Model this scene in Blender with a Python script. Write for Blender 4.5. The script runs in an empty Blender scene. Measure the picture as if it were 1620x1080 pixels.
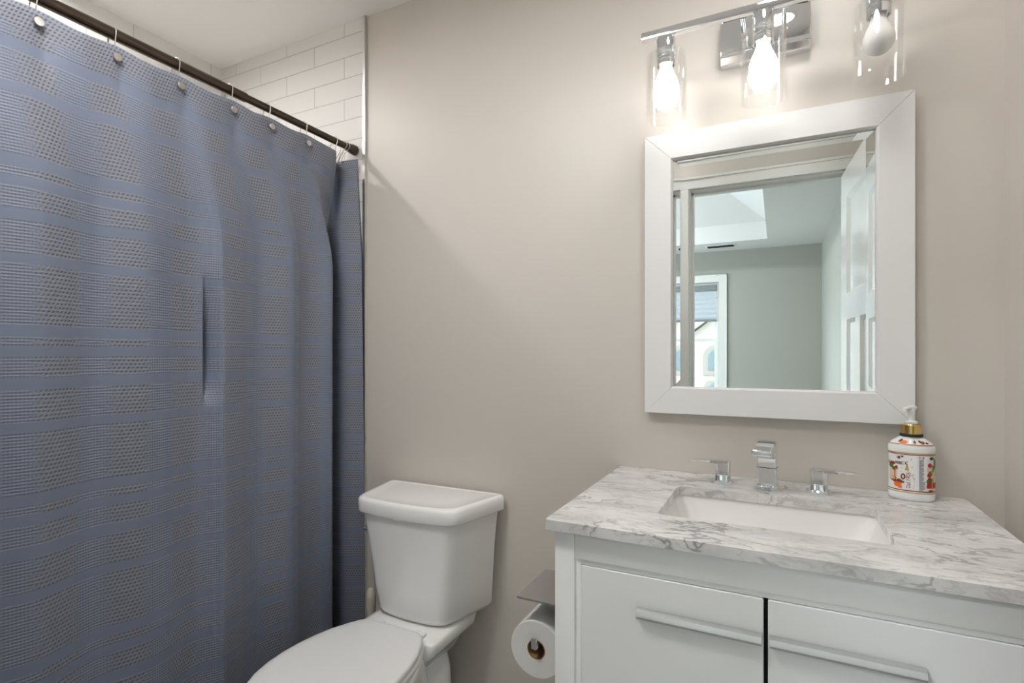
import bpy, bmesh, math, random
from mathutils import Vector, Matrix
random.seed(4)
S = bpy.context.scene
C = S.collection
PI = math.pi
R = math.radians

# ------------------------------------------------------------------ camera, world, exposure
cam_d = bpy.data.cameras.new('camera')
cam = bpy.data.objects.new('camera', cam_d); C.objects.link(cam)
cam.location = (0, -1.5, 1.213)
cam.rotation_euler = (R(90), 0, R(26.5))
cam_d.sensor_width = 36.0
cam_d.lens = 843 / 1620 * 36.0
cam_d.shift_y = 20 / 1620
cam_d.clip_start = 0.01
S.camera = cam

S.view_settings.view_transform = 'Standard'
S.view_settings.look = 'None'
S.view_settings.gamma = 1.0
S.view_settings.use_curve_mapping = False
S.view_settings.exposure = 0.3

W = bpy.data.worlds.new('sky'); S.world = W
W.use_nodes = True
bg = W.node_tree.nodes['Background']
bg.inputs['Color'].default_value = (0.80, 0.90, 1.0, 1)
SKY = 13.5
bg.inputs['Strength'].default_value = SKY

BULB = 14.0          # radiance of the two burning vanity bulbs
SHOWER = 820.0       # recessed shower downlight lens
VANITY_FILL = 27.0       # downlight over the vanity, added as unseen fill
CEIL_FILL = 57.0           # round bathroom ceiling light, added out of view for ambient light
BED_FILL = 74.0            # bedroom ceiling light, an added source

S.cycles.max_bounces = 10
S.cycles.diffuse_bounces = 6
S.cycles.glossy_bounces = 6
S.cycles.transparent_max_bounces = 16
S.cycles.caustics_reflective = False
S.cycles.caustics_refractive = False
S.cycles.sample_clamp_indirect = 6.0

def portal(loc, rot, sx, sy):
    l = bpy.data.lights.new('window_portal', 'AREA'); l.shape = 'RECTANGLE'; l.size = sx; l.size_y = sy
    l.cycles.is_portal = True
    o = bpy.data.objects.new('window_portal', l); C.objects.link(o); o.location = loc; o.rotation_euler = rot
portal((-1.09, -5.43, 1.41), (R(-90), 0, PI), 0.92, 1.33)      # faces the room (+y)
portal((-3.31, -3.5, 1.35), (R(90), 0, R(-90)), 2.2, 1.5)      # faces the room (+x)

# ------------------------------------------------------------------ node helpers
class NT:
    def __init__(s, name, rough=0.5, metal=0.0, color=(.8, .8, .8), **kw):
        s.m = bpy.data.materials.new(name); s.m.use_nodes = True
        s.t = s.m.node_tree; s.b = s.t.nodes['Principled BSDF']; s.out = s.t.nodes['Material Output']
        s.b.inputs['Base Color'].default_value = (*color, 1)
        s.b.inputs['Roughness'].default_value = rough
        s.b.inputs['Metallic'].default_value = metal
        for k, v in kw.items(): s.b.inputs[k].default_value = v
    def n(s, t, **kw):
        x = s.t.nodes.new(t)
        for k, v in kw.items(): setattr(x, k, v)
        return x
    def put(s, sock, v):
        if isinstance(v, bpy.types.NodeSocket): s.t.links.new(v, sock)
        else: sock.default_value = v
    def m_(s, op, a, b=0.0, c=0.0):
        x = s.n('ShaderNodeMath', operation=op)
        s.put(x.inputs[0], a); s.put(x.inputs[1], b); s.put(x.inputs[2], c)
        return x.outputs[0]
    def mix(s, f, a, b):
        x = s.n('ShaderNodeMix', data_type='RGBA')
        s.put(x.inputs[0], f)
        for i, v in ((6, a), (7, b)):
            s.put(x.inputs[i], v if isinstance(v, bpy.types.NodeSocket) else (*v, 1))
        return x.outputs[2]
    def coord(s, kind='Object'):
        c = s.n('ShaderNodeTexCoord'); sep = s.n('ShaderNodeSeparateXYZ')
        s.t.links.new(c.outputs[kind], sep.inputs[0])
        return c.outputs[kind], sep.outputs[0], sep.outputs[1], sep.outputs[2]
    def noise(s, vec, scale, detail=4, rough=.5, dist=0.0):
        x = s.n('ShaderNodeTexNoise'); s.t.links.new(vec, x.inputs['Vector'])
        x.inputs['Scale'].default_value = scale; x.inputs['Detail'].default_value = detail
        x.inputs['Roughness'].default_value = rough; x.inputs['Distortion'].default_value = dist
        return x.outputs['Fac'], x.outputs['Color']
    def bump(s, h, strength=.3, dist=.002):
        x = s.n('ShaderNodeBump'); x.inputs['Strength'].default_value = strength; x.inputs['Distance'].default_value = dist
        s.t.links.new(h, x.inputs['Height']); s.t.links.new(x.outputs[0], s.b.inputs['Normal'])
    def base(s, v): s.put(s.b.inputs['Base Color'], v)
    def ramp(s, f, stops, const=False):
        x = s.n('ShaderNodeValToRGB'); s.t.links.new(f, x.inputs[0]); r = x.color_ramp
        if const: r.interpolation = 'CONSTANT'
        while len(r.elements) < len(stops): r.elements.new(1.0)
        for e, (p, c) in zip(r.elements, stops):
            e.position = p; e.color = (c, c, c, 1) if isinstance(c, (int, float)) else (*c, 1)
        return x.outputs[0]

def plain(name, color, rough=.5, metal=0.0, **kw): return NT(name, rough, metal, color, **kw).m

def paint(name, color, rough=.6):
    t = NT(name, rough, 0, color); v, x, y, z = t.coord()
    f, _ = t.noise(v, 260, 3); t.bump(f, .06, .001)
    return t.m

def tile_mat(name, axis, x0, z0, w, h, m, col, grout, rough=.12):
    t = NT(name, rough, 0, col); v, X, Y, Z = t.coord()
    a = {'x': X, 'y': Y}[axis]
    rz = t.m_('DIVIDE', t.m_('SUBTRACT', z0, Z), h)
    row = t.m_('FLOOR', rz); fz = t.m_('FRACT', rz)
    sh = t.m_('MULTIPLY', t.m_('FLOORED_MODULO', row, 2.0), .5)
    fx = t.m_('FRACT', t.m_('ADD', t.m_('DIVIDE', t.m_('SUBTRACT', a, x0), w), sh))
    dz = t.m_('MULTIPLY', t.m_('MINIMUM', fz, t.m_('SUBTRACT', 1.0, fz)), h)
    dx = t.m_('MULTIPLY', t.m_('MINIMUM', fx, t.m_('SUBTRACT', 1.0, fx)), w)
    d = t.m_('MINIMUM', dx, dz)
    mr = t.n('ShaderNodeMapRange'); t.put(mr.inputs[0], d); mr.inputs[1].default_value = m * .55; mr.inputs[2].default_value = m * 1.5
    g = mr.outputs[0]
    t.base(t.mix(g, grout, col))
    t.put(t.b.inputs['Roughness'], t.m_('MULTIPLY_ADD', g, rough - .6, .6))
    t.bump(g, .5, .001)
    return t.m

# ------------------------------------------------------------------ materials
M = {}
M['wall'] = paint('warm_greige_paint', (.60, .56, .512), .42)
M['bed_wall'] = paint('sage_grey_paint', (.375, .372, .336), .6)
M['ceil'] = paint('ceiling_white', (.90, .895, .885), .7)
M['bed_ceil'] = paint('bedroom_ceiling_paint', (.66, .66, .65), .7)
M['trim'] = plain('trim_white', (.72, .72, .70), .3)
M['door'] = plain('door_white', (.66, .66, .645), .16)
M['tile_b'] = tile_mat('subway_tile_back', 'x', -1.4434, 2.3916 + .0778, .303, .0778, .0016, (.76, .745, .73), (.50, .47, .45))
M['tile_l'] = tile_mat('subway_tile_left', 'y', -.05, 2.3916 + .0778, .303, .0778, .0016, (.76, .745, .73), (.50, .47, .45))
M['floor'] = tile_mat('floor_tile', 'x', 0, 0, .6, .3, .002, (.36, .34, .32), (.25, .24, .23), .35)
M['chrome'] = plain('polished_chrome', (.80, .82, .84), .04, 1.0)
M['alu'] = plain('brushed_aluminium', (.75, .75, .745), .32, 1.0)
M['nickel'] = plain('satin_nickel', (.62, .59, .54), .3, 1.0)
M['porcelain'] = plain('white_porcelain', (.88, .875, .86), .10, 0, **{'Coat Weight': .4, 'Coat Roughness': .03})
M['basin'] = plain('basin_porcelain', (.80, .785, .765), .08)
M['seat'] = plain('seat_plastic', (.78, .775, .765), .28)
M['lacquer'] = plain('white_lacquer', (.885, .89, .885), .32)
M['frame'] = plain('mirror_frame_white', (.78, .775, .77), .35)
M['dark'] = plain('dark_gap', (.012, .012, .013), .8)
M['mirror'] = plain('mirror_silver', (.84, .875, .855), .0, 1.0)
M['bronze'] = plain('oil_rubbed_bronze', (.085, .062, .048), .28, .85)
M['grey_metal'] = plain('taupe_metal', (.27, .245, .235), .42, .3)
M['paper'] = plain('toilet_paper', (.74, .725, .70), .9)
M['card'] = plain('cardboard', (.30, .17, .075), .9)
M['cream'] = plain('cream_plastic', (.62, .58, .50), .35)
M['vinyl'] = plain('liner_vinyl', (.72, .70, .67), .4)
M['gold'] = plain('gold_metal', (.83, .60, .20), .16, 1.0)
M['black'] = plain('black_rubber', (.01, .01, .012), .5)
M['white_pl'] = plain('white_plastic', (.80, .80, .79), .3)
M['ceramic'] = plain('bottle_white', (.80, .80, .80), .12)
M['stucco'] = plain('stucco', (.17, .152, .128), .9)
M['stone'] = plain('pale_stone', (.10, .09, .077), .9)
M['roof'] = plain('roof_shingle', (.15, .145, .138), .9)
M['ext_glass'] = plain('outside_window_glass', (.05, .065, .075), .1)
M['grass'] = plain('lawn', (.06, .08, .04), .9)
M['shade'] = plain('cellular_shade', (.55, .60, .66), .8)
M['shade_dk'] = plain('shade_headrail', (.22, .235, .23), .6)
M['carpet'] = plain('carpet', (.42, .39, .35), .95)
for k, c in dict(red=(.45, .02, .015), dred=(.22, .02, .02), orange=(.80, .16, .02), green=(.07, .16, .03), brown=(.13, .055, .03),
                 beige=(.72, .55, .36), ggrey=(.30, .30, .30), goldp=(.50, .36, .09), pale=(.62, .55, .50)).items():
    M['p_' + k] = plain('print_' + k, c, .3)

def glass_mat(name, tint=(.97, .98, .98), ior=1.45, extra=0.0):
    t = NT(name); nt = t.t
    tr = t.n('ShaderNodeBsdfTransparent'); tr.inputs[0].default_value = (*tint, 1)
    gl = t.n('ShaderNodeBsdfGlossy'); gl.inputs['Roughness'].default_value = .01; gl.inputs[0].default_value = (1, 1, 1, 1)
    lw = t.n('ShaderNodeLayerWeight')
    fr4 = t.m_('POWER', lw.outputs['Facing'], 2.6)
    mx = t.n('ShaderNodeMixShader')
    f = t.m_('MULTIPLY_ADD', fr4, .55, .035)
    nt.links.new(f, mx.inputs[0]); nt.links.new(tr.outputs[0], mx.inputs[1]); nt.links.new(gl.outputs[0], mx.inputs[2])
    nt.links.new(mx.outputs[0], t.out.inputs[0])
    return t.m
M['glass'] = glass_mat('clear_glass', (.982, .984, .982))
M['pane'] = glass_mat('window_glass', (.97, .985, .98))

def emit(name, color, strength):
    m = bpy.data.materials.new(name); m.use_nodes = True; nt = m.node_tree; nt.nodes.clear()
    e = nt.nodes.new('ShaderNodeEmission'); e.inputs[0].default_value = (*color, 1); e.inputs[1].default_value = strength
    o = nt.nodes.new('ShaderNodeOutputMaterial'); nt.links.new(e.outputs[0], o.inputs[0]); return m
M['bulb_on'] = emit('lit_bulb', (1.0, .97, .935), BULB)
M['bulb_off'] = plain('frosted_bulb', (.86, .85, .83), .3)
M['lens'] = emit('shower_lens', (1.0, .98, .955), SHOWER)
M['van_fill_lens'] = emit('vanity_fill_lens', (1.0, .985, .965), VANITY_FILL)
M['ceil_fill_lens'] = emit('ceiling_fill_lens', (1.0, .985, .97), CEIL_FILL)
M['bed_fill_lens'] = emit('bedroom_fill_lens', (.95, .98, 1.0), BED_FILL)

def marble():
    t = NT('carrara_marble', .12); v, X, Y, Z = t.coord()
    mp = t.n('ShaderNodeMapping'); mp.inputs['Rotation'].default_value = (0.2, .3, R(-28)); mp.inputs['Scale'].default_value = (1, 2.1, 1.6)
    t.t.links.new(v, mp.inputs[0]); vec = mp.outputs[0]
    _, wc = t.noise(vec, 5.5, 4, .55)
    off = t.n('ShaderNodeVectorMath', operation='MULTIPLY_ADD'); t.t.links.new(wc, off.inputs[0])
    off.inputs[1].default_value = (.20, .20, .20); t.t.links.new(vec, off.inputs[2]); vec2 = off.outputs[0]
    cloud, _ = t.noise(vec2, 6.0, 6, .6)
    def vein(scale, width, det):
        f, _ = t.noise(vec2, scale, det, .55, .3)
        d = t.m_('ABSOLUTE', t.m_('SUBTRACT', f, .5))
        mr = t.n('ShaderNodeMapRange'); t.put(mr.inputs[0], d); mr.inputs[1].default_value = 0; mr.inputs[2].default_value = width
        mr.inputs[3].default_value = 1; mr.inputs[4].default_value = 0; mr.interpolation_type = 'SMOOTHERSTEP'
        return mr.outputs[0]
    patch, _ = t.noise(v, 7.0, 2)
    pm = t.ramp(patch, [(.40, 0.0), (.62, 1.0)])
    v1 = t.m_('MULTIPLY', vein(5.5, .028, 5), t.m_('MULTIPLY_ADD', pm, .75, .2))
    v2 = t.m_('MULTIPLY', vein(13, .045, 4), .42)
    cl = t.ramp(cloud, [(.42, 0.0), (.72, 1.0)])
    c = t.mix(cl, (.74, .73, .715), (.50, .50, .495))
    c = t.mix(t.m_('MULTIPLY', v2, .9), c, (.43, .43, .425))
    c = t.mix(t.m_('MULTIPLY', v1, .85), c, (.235, .235, .24))
    t.base(c); return t.m
M['marble'] = marble()

def curtain_mat(hem=False):
    t = NT('waffle_weave_navy' + ('_hem' if hem else ''), .62, 0, (.1, .12, .2), **{'Sheen Weight': .25, 'Sheen Roughness': .4})
    uv, U, V, _ = t.coord('UV')
    P = .342
    fz = t.m_('FRACT', t.m_('DIVIDE', t.m_('SUBTRACT', 1.738, V), P))     # grows downwards from a wide waffle band
    seq = [(.36, 1), (.07, 0), (.055, 1), (.065, 0), (.125, 1), (.07, 0), (.195, 1), (.06, 0)]
    stops = []; p = 0
    for w_, k in seq: stops.append((p, float(k))); p += w_
    mask = t.ramp(fz, stops, True)
    if hem: mask = t.m_('MULTIPLY_ADD', V, 0.0, 1.0)
    vv, _ = t.noise(uv, 5.0, 2)
    col = t.m_('FRACT', t.m_('ADD', t.m_('DIVIDE', U, .143), t.m_('MULTIPLY_ADD', vv, .28, -.14)))
    A = t.ramp(col, [(0, .95), (.10, 1.0), (.36, .9), (.56, .12), (.70, 0.0), (.86, .25), (1.0, .95)])
    if hem: A = t.m_('MULTIPLY_ADD', U, 0.0, 1.0)
    ra = t.m_('SINE', t.m_('MULTIPLY', V, 2 * PI / .0086))
    rb = t.m_('SINE', t.m_('MULTIPLY', V, 2 * PI / .0064))
    ca = t.m_('SINE', t.m_('ADD', t.m_('MULTIPLY', U, 2 * PI / .0086), t.m_('MULTIPLY', V, PI / .0086)))
    cb = t.m_('SINE', t.m_('MULTIPLY', U, 2 * PI / .0060))
    ha = t.m_('MULTIPLY', t.m_('ADD', ra, 1.0), t.m_('MULTIPLY_ADD', ca, .85, 1.0))
    hb = t.m_('MULTIPLY', t.m_('ADD', rb, 1.0), t.m_('MULTIPLY_ADD', cb, .40, 1.1))
    mixh = t.n('ShaderNodeMix', data_type='FLOAT'); t.put(mixh.inputs[0], A); t.put(mixh.inputs[2], hb); t.put(mixh.inputs[3], ha)
    h = t.m_('SUBTRACT', 1.0, t.m_('MULTIPLY', mixh.outputs[0], .27))
    plainc = (.143, .168, .236)
    ca_ = t.mix(h, (.058, .065, .088), (.194, .206, .248))  # pits coloured darker than ridges: weave shading put into the colour
    cb_ = t.mix(h, (.086, .100, .142), (.183, .208, .274))
    cw = t.mix(A, cb_, ca_)
    t.base(t.mix(mask, plainc, cw))
    t.bump(t.m_('MULTIPLY', h, mask), .5, .0020)
    return t.m
M['curtain'] = curtain_mat()
M['curtain_hem'] = curtain_mat(True)

# ------------------------------------------------------------------ mesh helpers
def box_bm(bm, x0, x1, y0, y1, z0, z1, bev=0.0, seg=2):
    b = bmesh.new()
    bmesh.ops.create_cube(b, size=1)
    for v in b.verts:
        v.co = Vector((x0 + (v.co.x + .5) * (x1 - x0), y0 + (v.co.y + .5) * (y1 - y0), z0 + (v.co.z + .5) * (z1 - z0)))
    if bev > 0: bmesh.ops.bevel(b, geom=b.edges[:], offset=bev, segments=seg, affect='EDGES', profile=.5)
    merge(bm, b); return bm
def merge(bm, b, mat=0):
    vm = {v: bm.verts.new(v.co) for v in b.verts}
    for f in b.faces:
        try:
            g = bm.faces.new([vm[v] for v in f.verts]); g.material_index = f.material_index
        except ValueError: pass
    b.free()
def loft(bm, rings, close=True, cap0=True, cap1=True, mi=0):
    vs = [[bm.verts.new(p) for p in r] for r in rings]
    n = len(rings[0])
    for a, b in zip(vs, vs[1:]):
        for i in range(n if close else n - 1):
            f = bm.faces.new((a[i], a[(i + 1) % n], b[(i + 1) % n], b[i])); f.material_index = mi
    if cap0: bm.faces.new(list(reversed(vs[0]))).material_index = mi
    if cap1: bm.faces.new(vs[-1]).material_index = mi
    return vs
def lathe(bm, prof, c=(0, 0, 0), seg=40, axis='z', cap0=True, cap1=True, mi=0):
    rings = []
    for r, h in prof:
        ring = []
        for i in range(seg):
            a = 2 * PI * i / seg; u, w = r * math.cos(a), r * math.sin(a)
            p = {'z': (u, w, h), 'y': (u, h, -w), 'x': (h, u, w)}[axis]
            ring.append(Vector(p) + Vector(c))
        rings.append(ring)
    loft(bm, rings, True, cap0, cap1, mi); return bm
def tube(bm, pts, r, seg=12, closed=False):
    pts = [Vector(p) for p in pts]; n = len(pts); rings = []
    up = None
    for i, p in enumerate(pts):
        a = pts[(i - 1) % n] if (closed or i > 0) else p; b = pts[(i + 1) % n] if (closed or i < n - 1) else p
        d = (b - a).normalized()
        if up is None:
            up = Vector((0, 0, 1)) if abs(d.z) < .9 else Vector((1, 0, 0))
        s = d.cross(up).normalized(); up = s.cross(d).normalized()
        rr = r[i] if isinstance(r, (list, tuple)) else r
        rings.append([p + (s * math.cos(2 * PI * k / seg) + up * math.sin(2 * PI * k / seg)) * rr for k in range(seg)])
    if closed:
        rings.append(rings[0]); loft(bm, rings, True, False, False)
        bmesh.ops.remove_doubles(bm, verts=bm.verts[:], dist=1e-7)
    else: loft(bm, rings)
    return bm
def fillet(pts, rad, seg=6):
    out = []; n = len(pts)
    for i in range(n):
        p = Vector(pts[i]); a = Vector(pts[i - 1]); b = Vector(pts[(i + 1) % n])
        r = rad[i] if isinstance(rad, (list, tuple)) else rad
        if r <= 0:
            out += [p.copy()] * (seg + 1); continue
        da = (a - p).normalized(); db = (b - p).normalized()
        for k in range(seg + 1):
            t = k / seg
            out.append((p + da * r) * (1 - t) ** 2 + p * 2 * t * (1 - t) + (p + db * r) * t * t)
    return out
def rrect(x0, x1, y0, y1, r, seg=6):
    return [(p.x, p.y) for p in fillet([(x0, y0), (x1, y0), (x1, y1), (x0, y1)], r, seg)]
def prism(bm, pts, z0, z1, axis='z', mi=0):
    def P(a, b, h): return {'z': (a, b, h), 'x': (h, a, b), 'y': (a, h, b)}[axis]
    return loft(bm, [[Vector(P(a, b, z0)) for a, b in pts], [Vector(P(a, b, z1)) for a, b in pts]], mi=mi)
def holed(bm, outer, inner, z0, z1):
    b = bmesh.new()
    def loop(pts):
        v = [b.verts.new((x, y, z1)) for x, y in pts]
        return [b.edges.new((v[i], v[(i + 1) % len(v)])) for i in range(len(v))]
    e = loop(outer) + loop(inner)
    bmesh.ops.triangle_fill(b, use_beauty=True, use_dissolve=False, edges=e)
    g = bmesh.ops.extrude_face_region(b, geom=b.faces[:])
    for v in g['geom']:
        if isinstance(v, bmesh.types.BMVert): v.co.z = z0
    merge(bm, b); return bm

def finish(name, bm, mats, parent=None, smooth=True, loc=None, ang=35, bevel=0.0, subd=0, clean=True):
    if clean: bmesh.ops.remove_doubles(bm, verts=bm.verts[:], dist=1e-6)
    bmesh.ops.recalc_face_normals(bm, faces=bm.faces[:])
    loc = Vector(loc) if loc is not None else Vector((0, 0, 0))
    if loc.length: bmesh.ops.translate(bm, verts=bm.verts[:], vec=-loc)
    me = bpy.data.meshes.new(name); bm.to_mesh(me); bm.free()
    for m in (mats if isinstance(mats, (list, tuple)) else [mats]): me.materials.append(m)
    o = bpy.data.objects.new(name, me); C.objects.link(o)
    if smooth:
        me.shade_smooth()
        me.set_sharp_from_angle(angle=R(ang))
    if bevel:
        b = o.modifiers.new('bevel', 'BEVEL'); b.width = bevel; b.segments = 2; b.limit_method = 'ANGLE'; b.angle_limit = R(40)
    if subd:
        s = o.modifiers.new('subd', 'SUBSURF'); s.levels = subd; s.render_levels = subd
    if parent is not None: o.parent = parent
    return o
def tag(o, label=None, cat=None, group=None, kind=None):
    if label: o['label'] = label
    if cat: o['category'] = cat
    if group: o['group'] = group
    if kind: o['kind'] = kind
    return o
def struct(name, bm, mat, label=None, smooth=False, bevel=0.0, **kw):
    o = finish(name, bm, mat, smooth=smooth, bevel=bevel, **kw); o['kind'] = 'structure'
    if label: o['label'] = label
    return o
class Thing:
    def __init__(s, name, label, cat, loc=(0, 0, 0), group=None):
        s.e = bpy.data.objects.new(name, None); C.objects.link(s.e); s.loc = Vector(loc); s.e.location = s.loc
        s.e.empty_display_size = .05
        tag(s.e, label, cat, group)
    def part(s, name, bm, mat, sub=None, label=None, **kw):
        o = finish(name, bm, mat, parent=s.e if sub is None else sub, loc=s.loc, **kw)
        if label: o['label'] = label
        return o
B = bmesh.new

# ------------------------------------------------------------------ the setting
XR = .4375; XL = -2.146; YF = -1.40; ZC = 2.44
XT = -1.349                                       # where the tiles end on the back wall
def boxes(name, mat, lst, label=None, **kw):
    bm = B()
    for b in lst: box_bm(bm, *b)
    return struct(name, bm, mat, label, clean=False, **kw)
boxes('floor', M['floor'], [(XL - .1, XR + .1, YF - .12, .1, -.05, 0)], 'grey tiled bathroom floor')
boxes('floor.001', M['carpet'], [(-3.3, XR + .1, -5.45, YF - .12, -.05, 0)], 'beige bedroom floor seen in the mirror')
boxes('ceiling', M['ceil'], [(XL - .1, XR + .1, YF - .12, .1, ZC, ZC + .08)], 'flat white bathroom ceiling')
boxes('wall_back', M['wall'], [(XT, XR, 0, .1, 0, ZC)], 'warm beige painted wall behind vanity and toilet')
boxes('wall_alcove_back', M['tile_b'], [(XL, XT, -.004, .1, 0, ZC)], 'white subway tiled wall at the end of the tub')
boxes('wall_alcove_left', M['tile_l'], [(XL - .1, XL, YF, .1, 0, ZC)], 'white subway tiled long wall of the tub alcove')
boxes('wall_right', M['wall'], [(XR, XR + .1, YF, .1, 0, ZC)], 'beige wall right of the vanity')
OX0, OX1, OZ = -.405, .300, 2.055                 # doorway
boxes('wall_front', M['wall'], [(XL - .1, OX0 - .02, YF - .12, YF, 0, ZC), (OX1 + .02, XR + .1, YF - .12, YF, 0, ZC), (OX0 - .02, OX1 + .02, YF - .12, YF, OZ + .02, ZC)],
      'beige wall with the doorway, opposite the mirror')
boxes('trim_1', M['alu'], [(XT, XT + .011, -.011, 0, 0, ZC)], 'slim metal edge strip where the tiles end', smooth=False)
# door lining and casing
bm = B()
box_bm(bm, OX0 - .02, OX0, YF - .12, YF, 0, OZ); box_bm(bm, OX1, OX1 + .02, YF - .12, YF, 0, OZ); box_bm(bm, OX0 - .02, OX1 + .02, YF - .12, YF, OZ, OZ + .02)
for (yy0, yy1) in ((YF - .085, YF - .05),):
    box_bm(bm, OX0, OX0 + .011, yy0, yy1, 0, OZ); box_bm(bm, OX1 - .011, OX1, yy0, yy1, 0, OZ); box_bm(bm, OX0, OX1, yy0, yy1, OZ - .011, OZ)
struct('trim_2', bm, M['trim'], 'white door lining of the bathroom doorway', clean=False, bevel=.001)
def casing(name, x0, x1, zt, y, d, w, lab, bottom=None):
    bm = B(); r = .006
    z0 = 0 if bottom is None else bottom
    for (a, b, c_, e) in ((x0 - r - w, x0 - r, z0, zt + r), (x1 + r, x1 + r + w, z0, zt + r), (x0 - r - w, x1 + r + w, zt + r, zt + r + w)):
        box_bm(bm, a, b, min(y, y + d), max(y, y + d), c_, e)
    # raised outer bead
    for (a, b, c_, e) in ((x0 - r - w, x0 - r - w + .012, z0, zt + r + w), (x1 + r + w - .012, x1 + r + w, z0, zt + r + w), (x0 - r - w, x1 + r + w, zt + r + w - .012, zt + r + w)):
        box_bm(bm, a, b, min(y, y + d * 1.35), max(y, y + d * 1.35), c_, e)
    if bottom is not None: box_bm(bm, x0 - r - w - .02, x1 + r + w + .02, min(y, y + d * 2), max(y, y + d * 2), bottom - .03, bottom)
    return struct(name, bm, M['trim'], lab, clean=False, bevel=.0012)
casing('trim_3', OX0, OX1, OZ, YF, .014, .060, 'white casing around the doorway seen in the mirror')
boxes('baseboard_back', M['trim'], [(XT + .011, -.40, -.014, 0, 0, .11)], 'white baseboard behind the toilet', bevel=.003)
boxes('baseboard_right', M['trim'], [(XR - .014, XR, YF, -.02, 0, .11)], 'white baseboard along the right wall', bevel=.003)
boxes('baseboard_front', M['trim'], [(-1.37, OX0 - .09, YF, YF + .014, 0, .11)], 'white baseboard left of the doorway', bevel=.003)

# the open door (its bedroom face looks at the doorway)
def make_door():
    Lw, T, H = .700, .035, 2.03
    bm = B()
    def xs(l0, l1, z0, z1, t0=0, t1=T): box_bm(bm, t0, t1, l0, l1, z0, z1)
    st = .125
    xs(0, st, .012, H); xs(Lw - st, Lw, .012, H)
    xs(st, Lw - st, 1.905, H); xs(st, Lw - st, 1.365, 1.475); xs(st, Lw - st, .012, .25)
    xs(.305, .395, .25, 1.365)
    for (l0, l1, z0, z1) in ((st, Lw - st, 1.475, 1.905), (st, .305, .25, 1.365), (.395, Lw - st, .25, 1.365)):
        xs(l0, l1, z0, z1, .012, T - .012)
        for side in (0, 1):                              # sloped sticking around each panel
            for (a0, a1, c0, c1, ax) in ((l0, l1, z0, z0, 'b'), (l0, l1, z1, z1, 't'), (l0, l0, z0, z1, 'l'), (l1, l1, z0, z1, 'r')):
                s = .016; t0 = 0 if side == 0 else T; t1 = .012 if side == 0 else T - .012
                if ax == 'b': q = [(t0, l0, z0), (t0, l1, z0), (t1, l1 - s, z0 + s), (t1, l0 + s, z0 + s)]
                elif ax == 't': q = [(t0, l0, z1), (t0, l1, z1), (t1, l1 - s, z1 - s), (t1, l0 + s, z1 - s)]
                elif ax == 'l': q = [(t0, l0, z0), (t0, l0, z1), (t1, l0 + s, z1 - s), (t1, l0 + s, z0 + s)]
                else: q = [(t0, l1, z0), (t0, l1, z1), (t1, l1 - s, z1 - s), (t1, l1 - s, z0 + s)]
                bm.faces.new([bm.verts.new(p) for p in q])
    d = finish('door_1', bm, M['door'], smooth=False, clean=False)
    d['kind'] = 'structure'; d['label'] = 'open white panelled bathroom door seen at right in the mirror'
    d.location = (.262, YF, 0); d.rotation_euler = (0, 0, R(-3.9))
    k = B()
    for sx in (-1, 1):
        x0 = 0 if sx < 0 else T
        lathe(k, [(.026, 0), (.026, sx * .006), (.010, sx * .010), (.010, sx * .03), (.024, sx * .036), (.027, sx * .048), (.02, sx * .058), (.004, sx * .061)], (x0, Lw - .06, .95), 24, 'x')
    o = finish('door_knob', k, M['nickel'], parent=d)
make_door()

# ------------------------------------------------------------------ bedroom behind the camera (seen in the mirror)
YB = -5.323
boxes('wall_bedroom_right', M['bed_wall'], [(XR, XR + .1, YB, YF - .12, 0, ZC)], 'sage grey bedroom side wall seen in the mirror')
wx0, wx1, wz0, wz1 = -1.55, -.633, .75, 2.069
boxes('wall_bedroom_far', M['bed_wall'], [(-3.3, wx0, YB - .12, YB, 0, ZC), (wx1, XR + .1, YB - .12, YB, 0, ZC), (wx0, wx1, YB - .12, YB, 0, wz0), (wx0, wx1, YB - .12, YB, wz1, ZC)],
      'sage grey far bedroom wall with the window, seen in the mirror')
boxes('wall_bedroom_left', M['bed_wall'], [(-3.3, -3.2, YB, -4.6, 0, ZC), (-3.3, -3.2, -2.4, YF - .12, 0, ZC), (-3.3, -3.2, -4.6, -2.4, 0, .6), (-3.3, -3.2, -4.6, -2.4, 2.1, ZC)])
boxes('wall_bedroom_front', M['bed_wall'], [(-3.3, XL - .1, YF - .12, YF, 0, ZC)])
# tray ceiling
tx0, tx1, ty0, ty1, zl = -2.6, -.10, -4.80, -2.15, 2.63
bm = B()
for b in ((-3.3, tx0, YB - .1, YF - .12, ZC, ZC + .3), (tx1, XR + .1, YB - .1, YF - .12, ZC, ZC + .3), (tx0, tx1, YB - .1, ty0, ZC, ZC + .3), (tx0, tx1, ty1, YF - .12, ZC, ZC + .3)):
    box_bm(bm, *b)
k = .62; zt = zl + .44
q = [(tx0, ty0), (tx1, ty0), (tx1, ty1), (tx0, ty1)]; q2 = [(tx0 + k, ty0 + k), (tx1 - k, ty0 + k), (tx1 - k, ty1 - k), (tx0 + k, ty1 - k)]
loft(bm, [[Vector((*p, zl)) for p in q], [Vector((*p, zt)) for p in q2]], cap0=False)
struct('ceiling.001', bm, M['bed_ceil'], 'white bedroom tray ceiling seen in the mirror', clean=False)
casing('trim_4', wx0, wx1, wz1, YB, .016, .088, 'white casing around the bedroom window', bottom=wz0)
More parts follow.
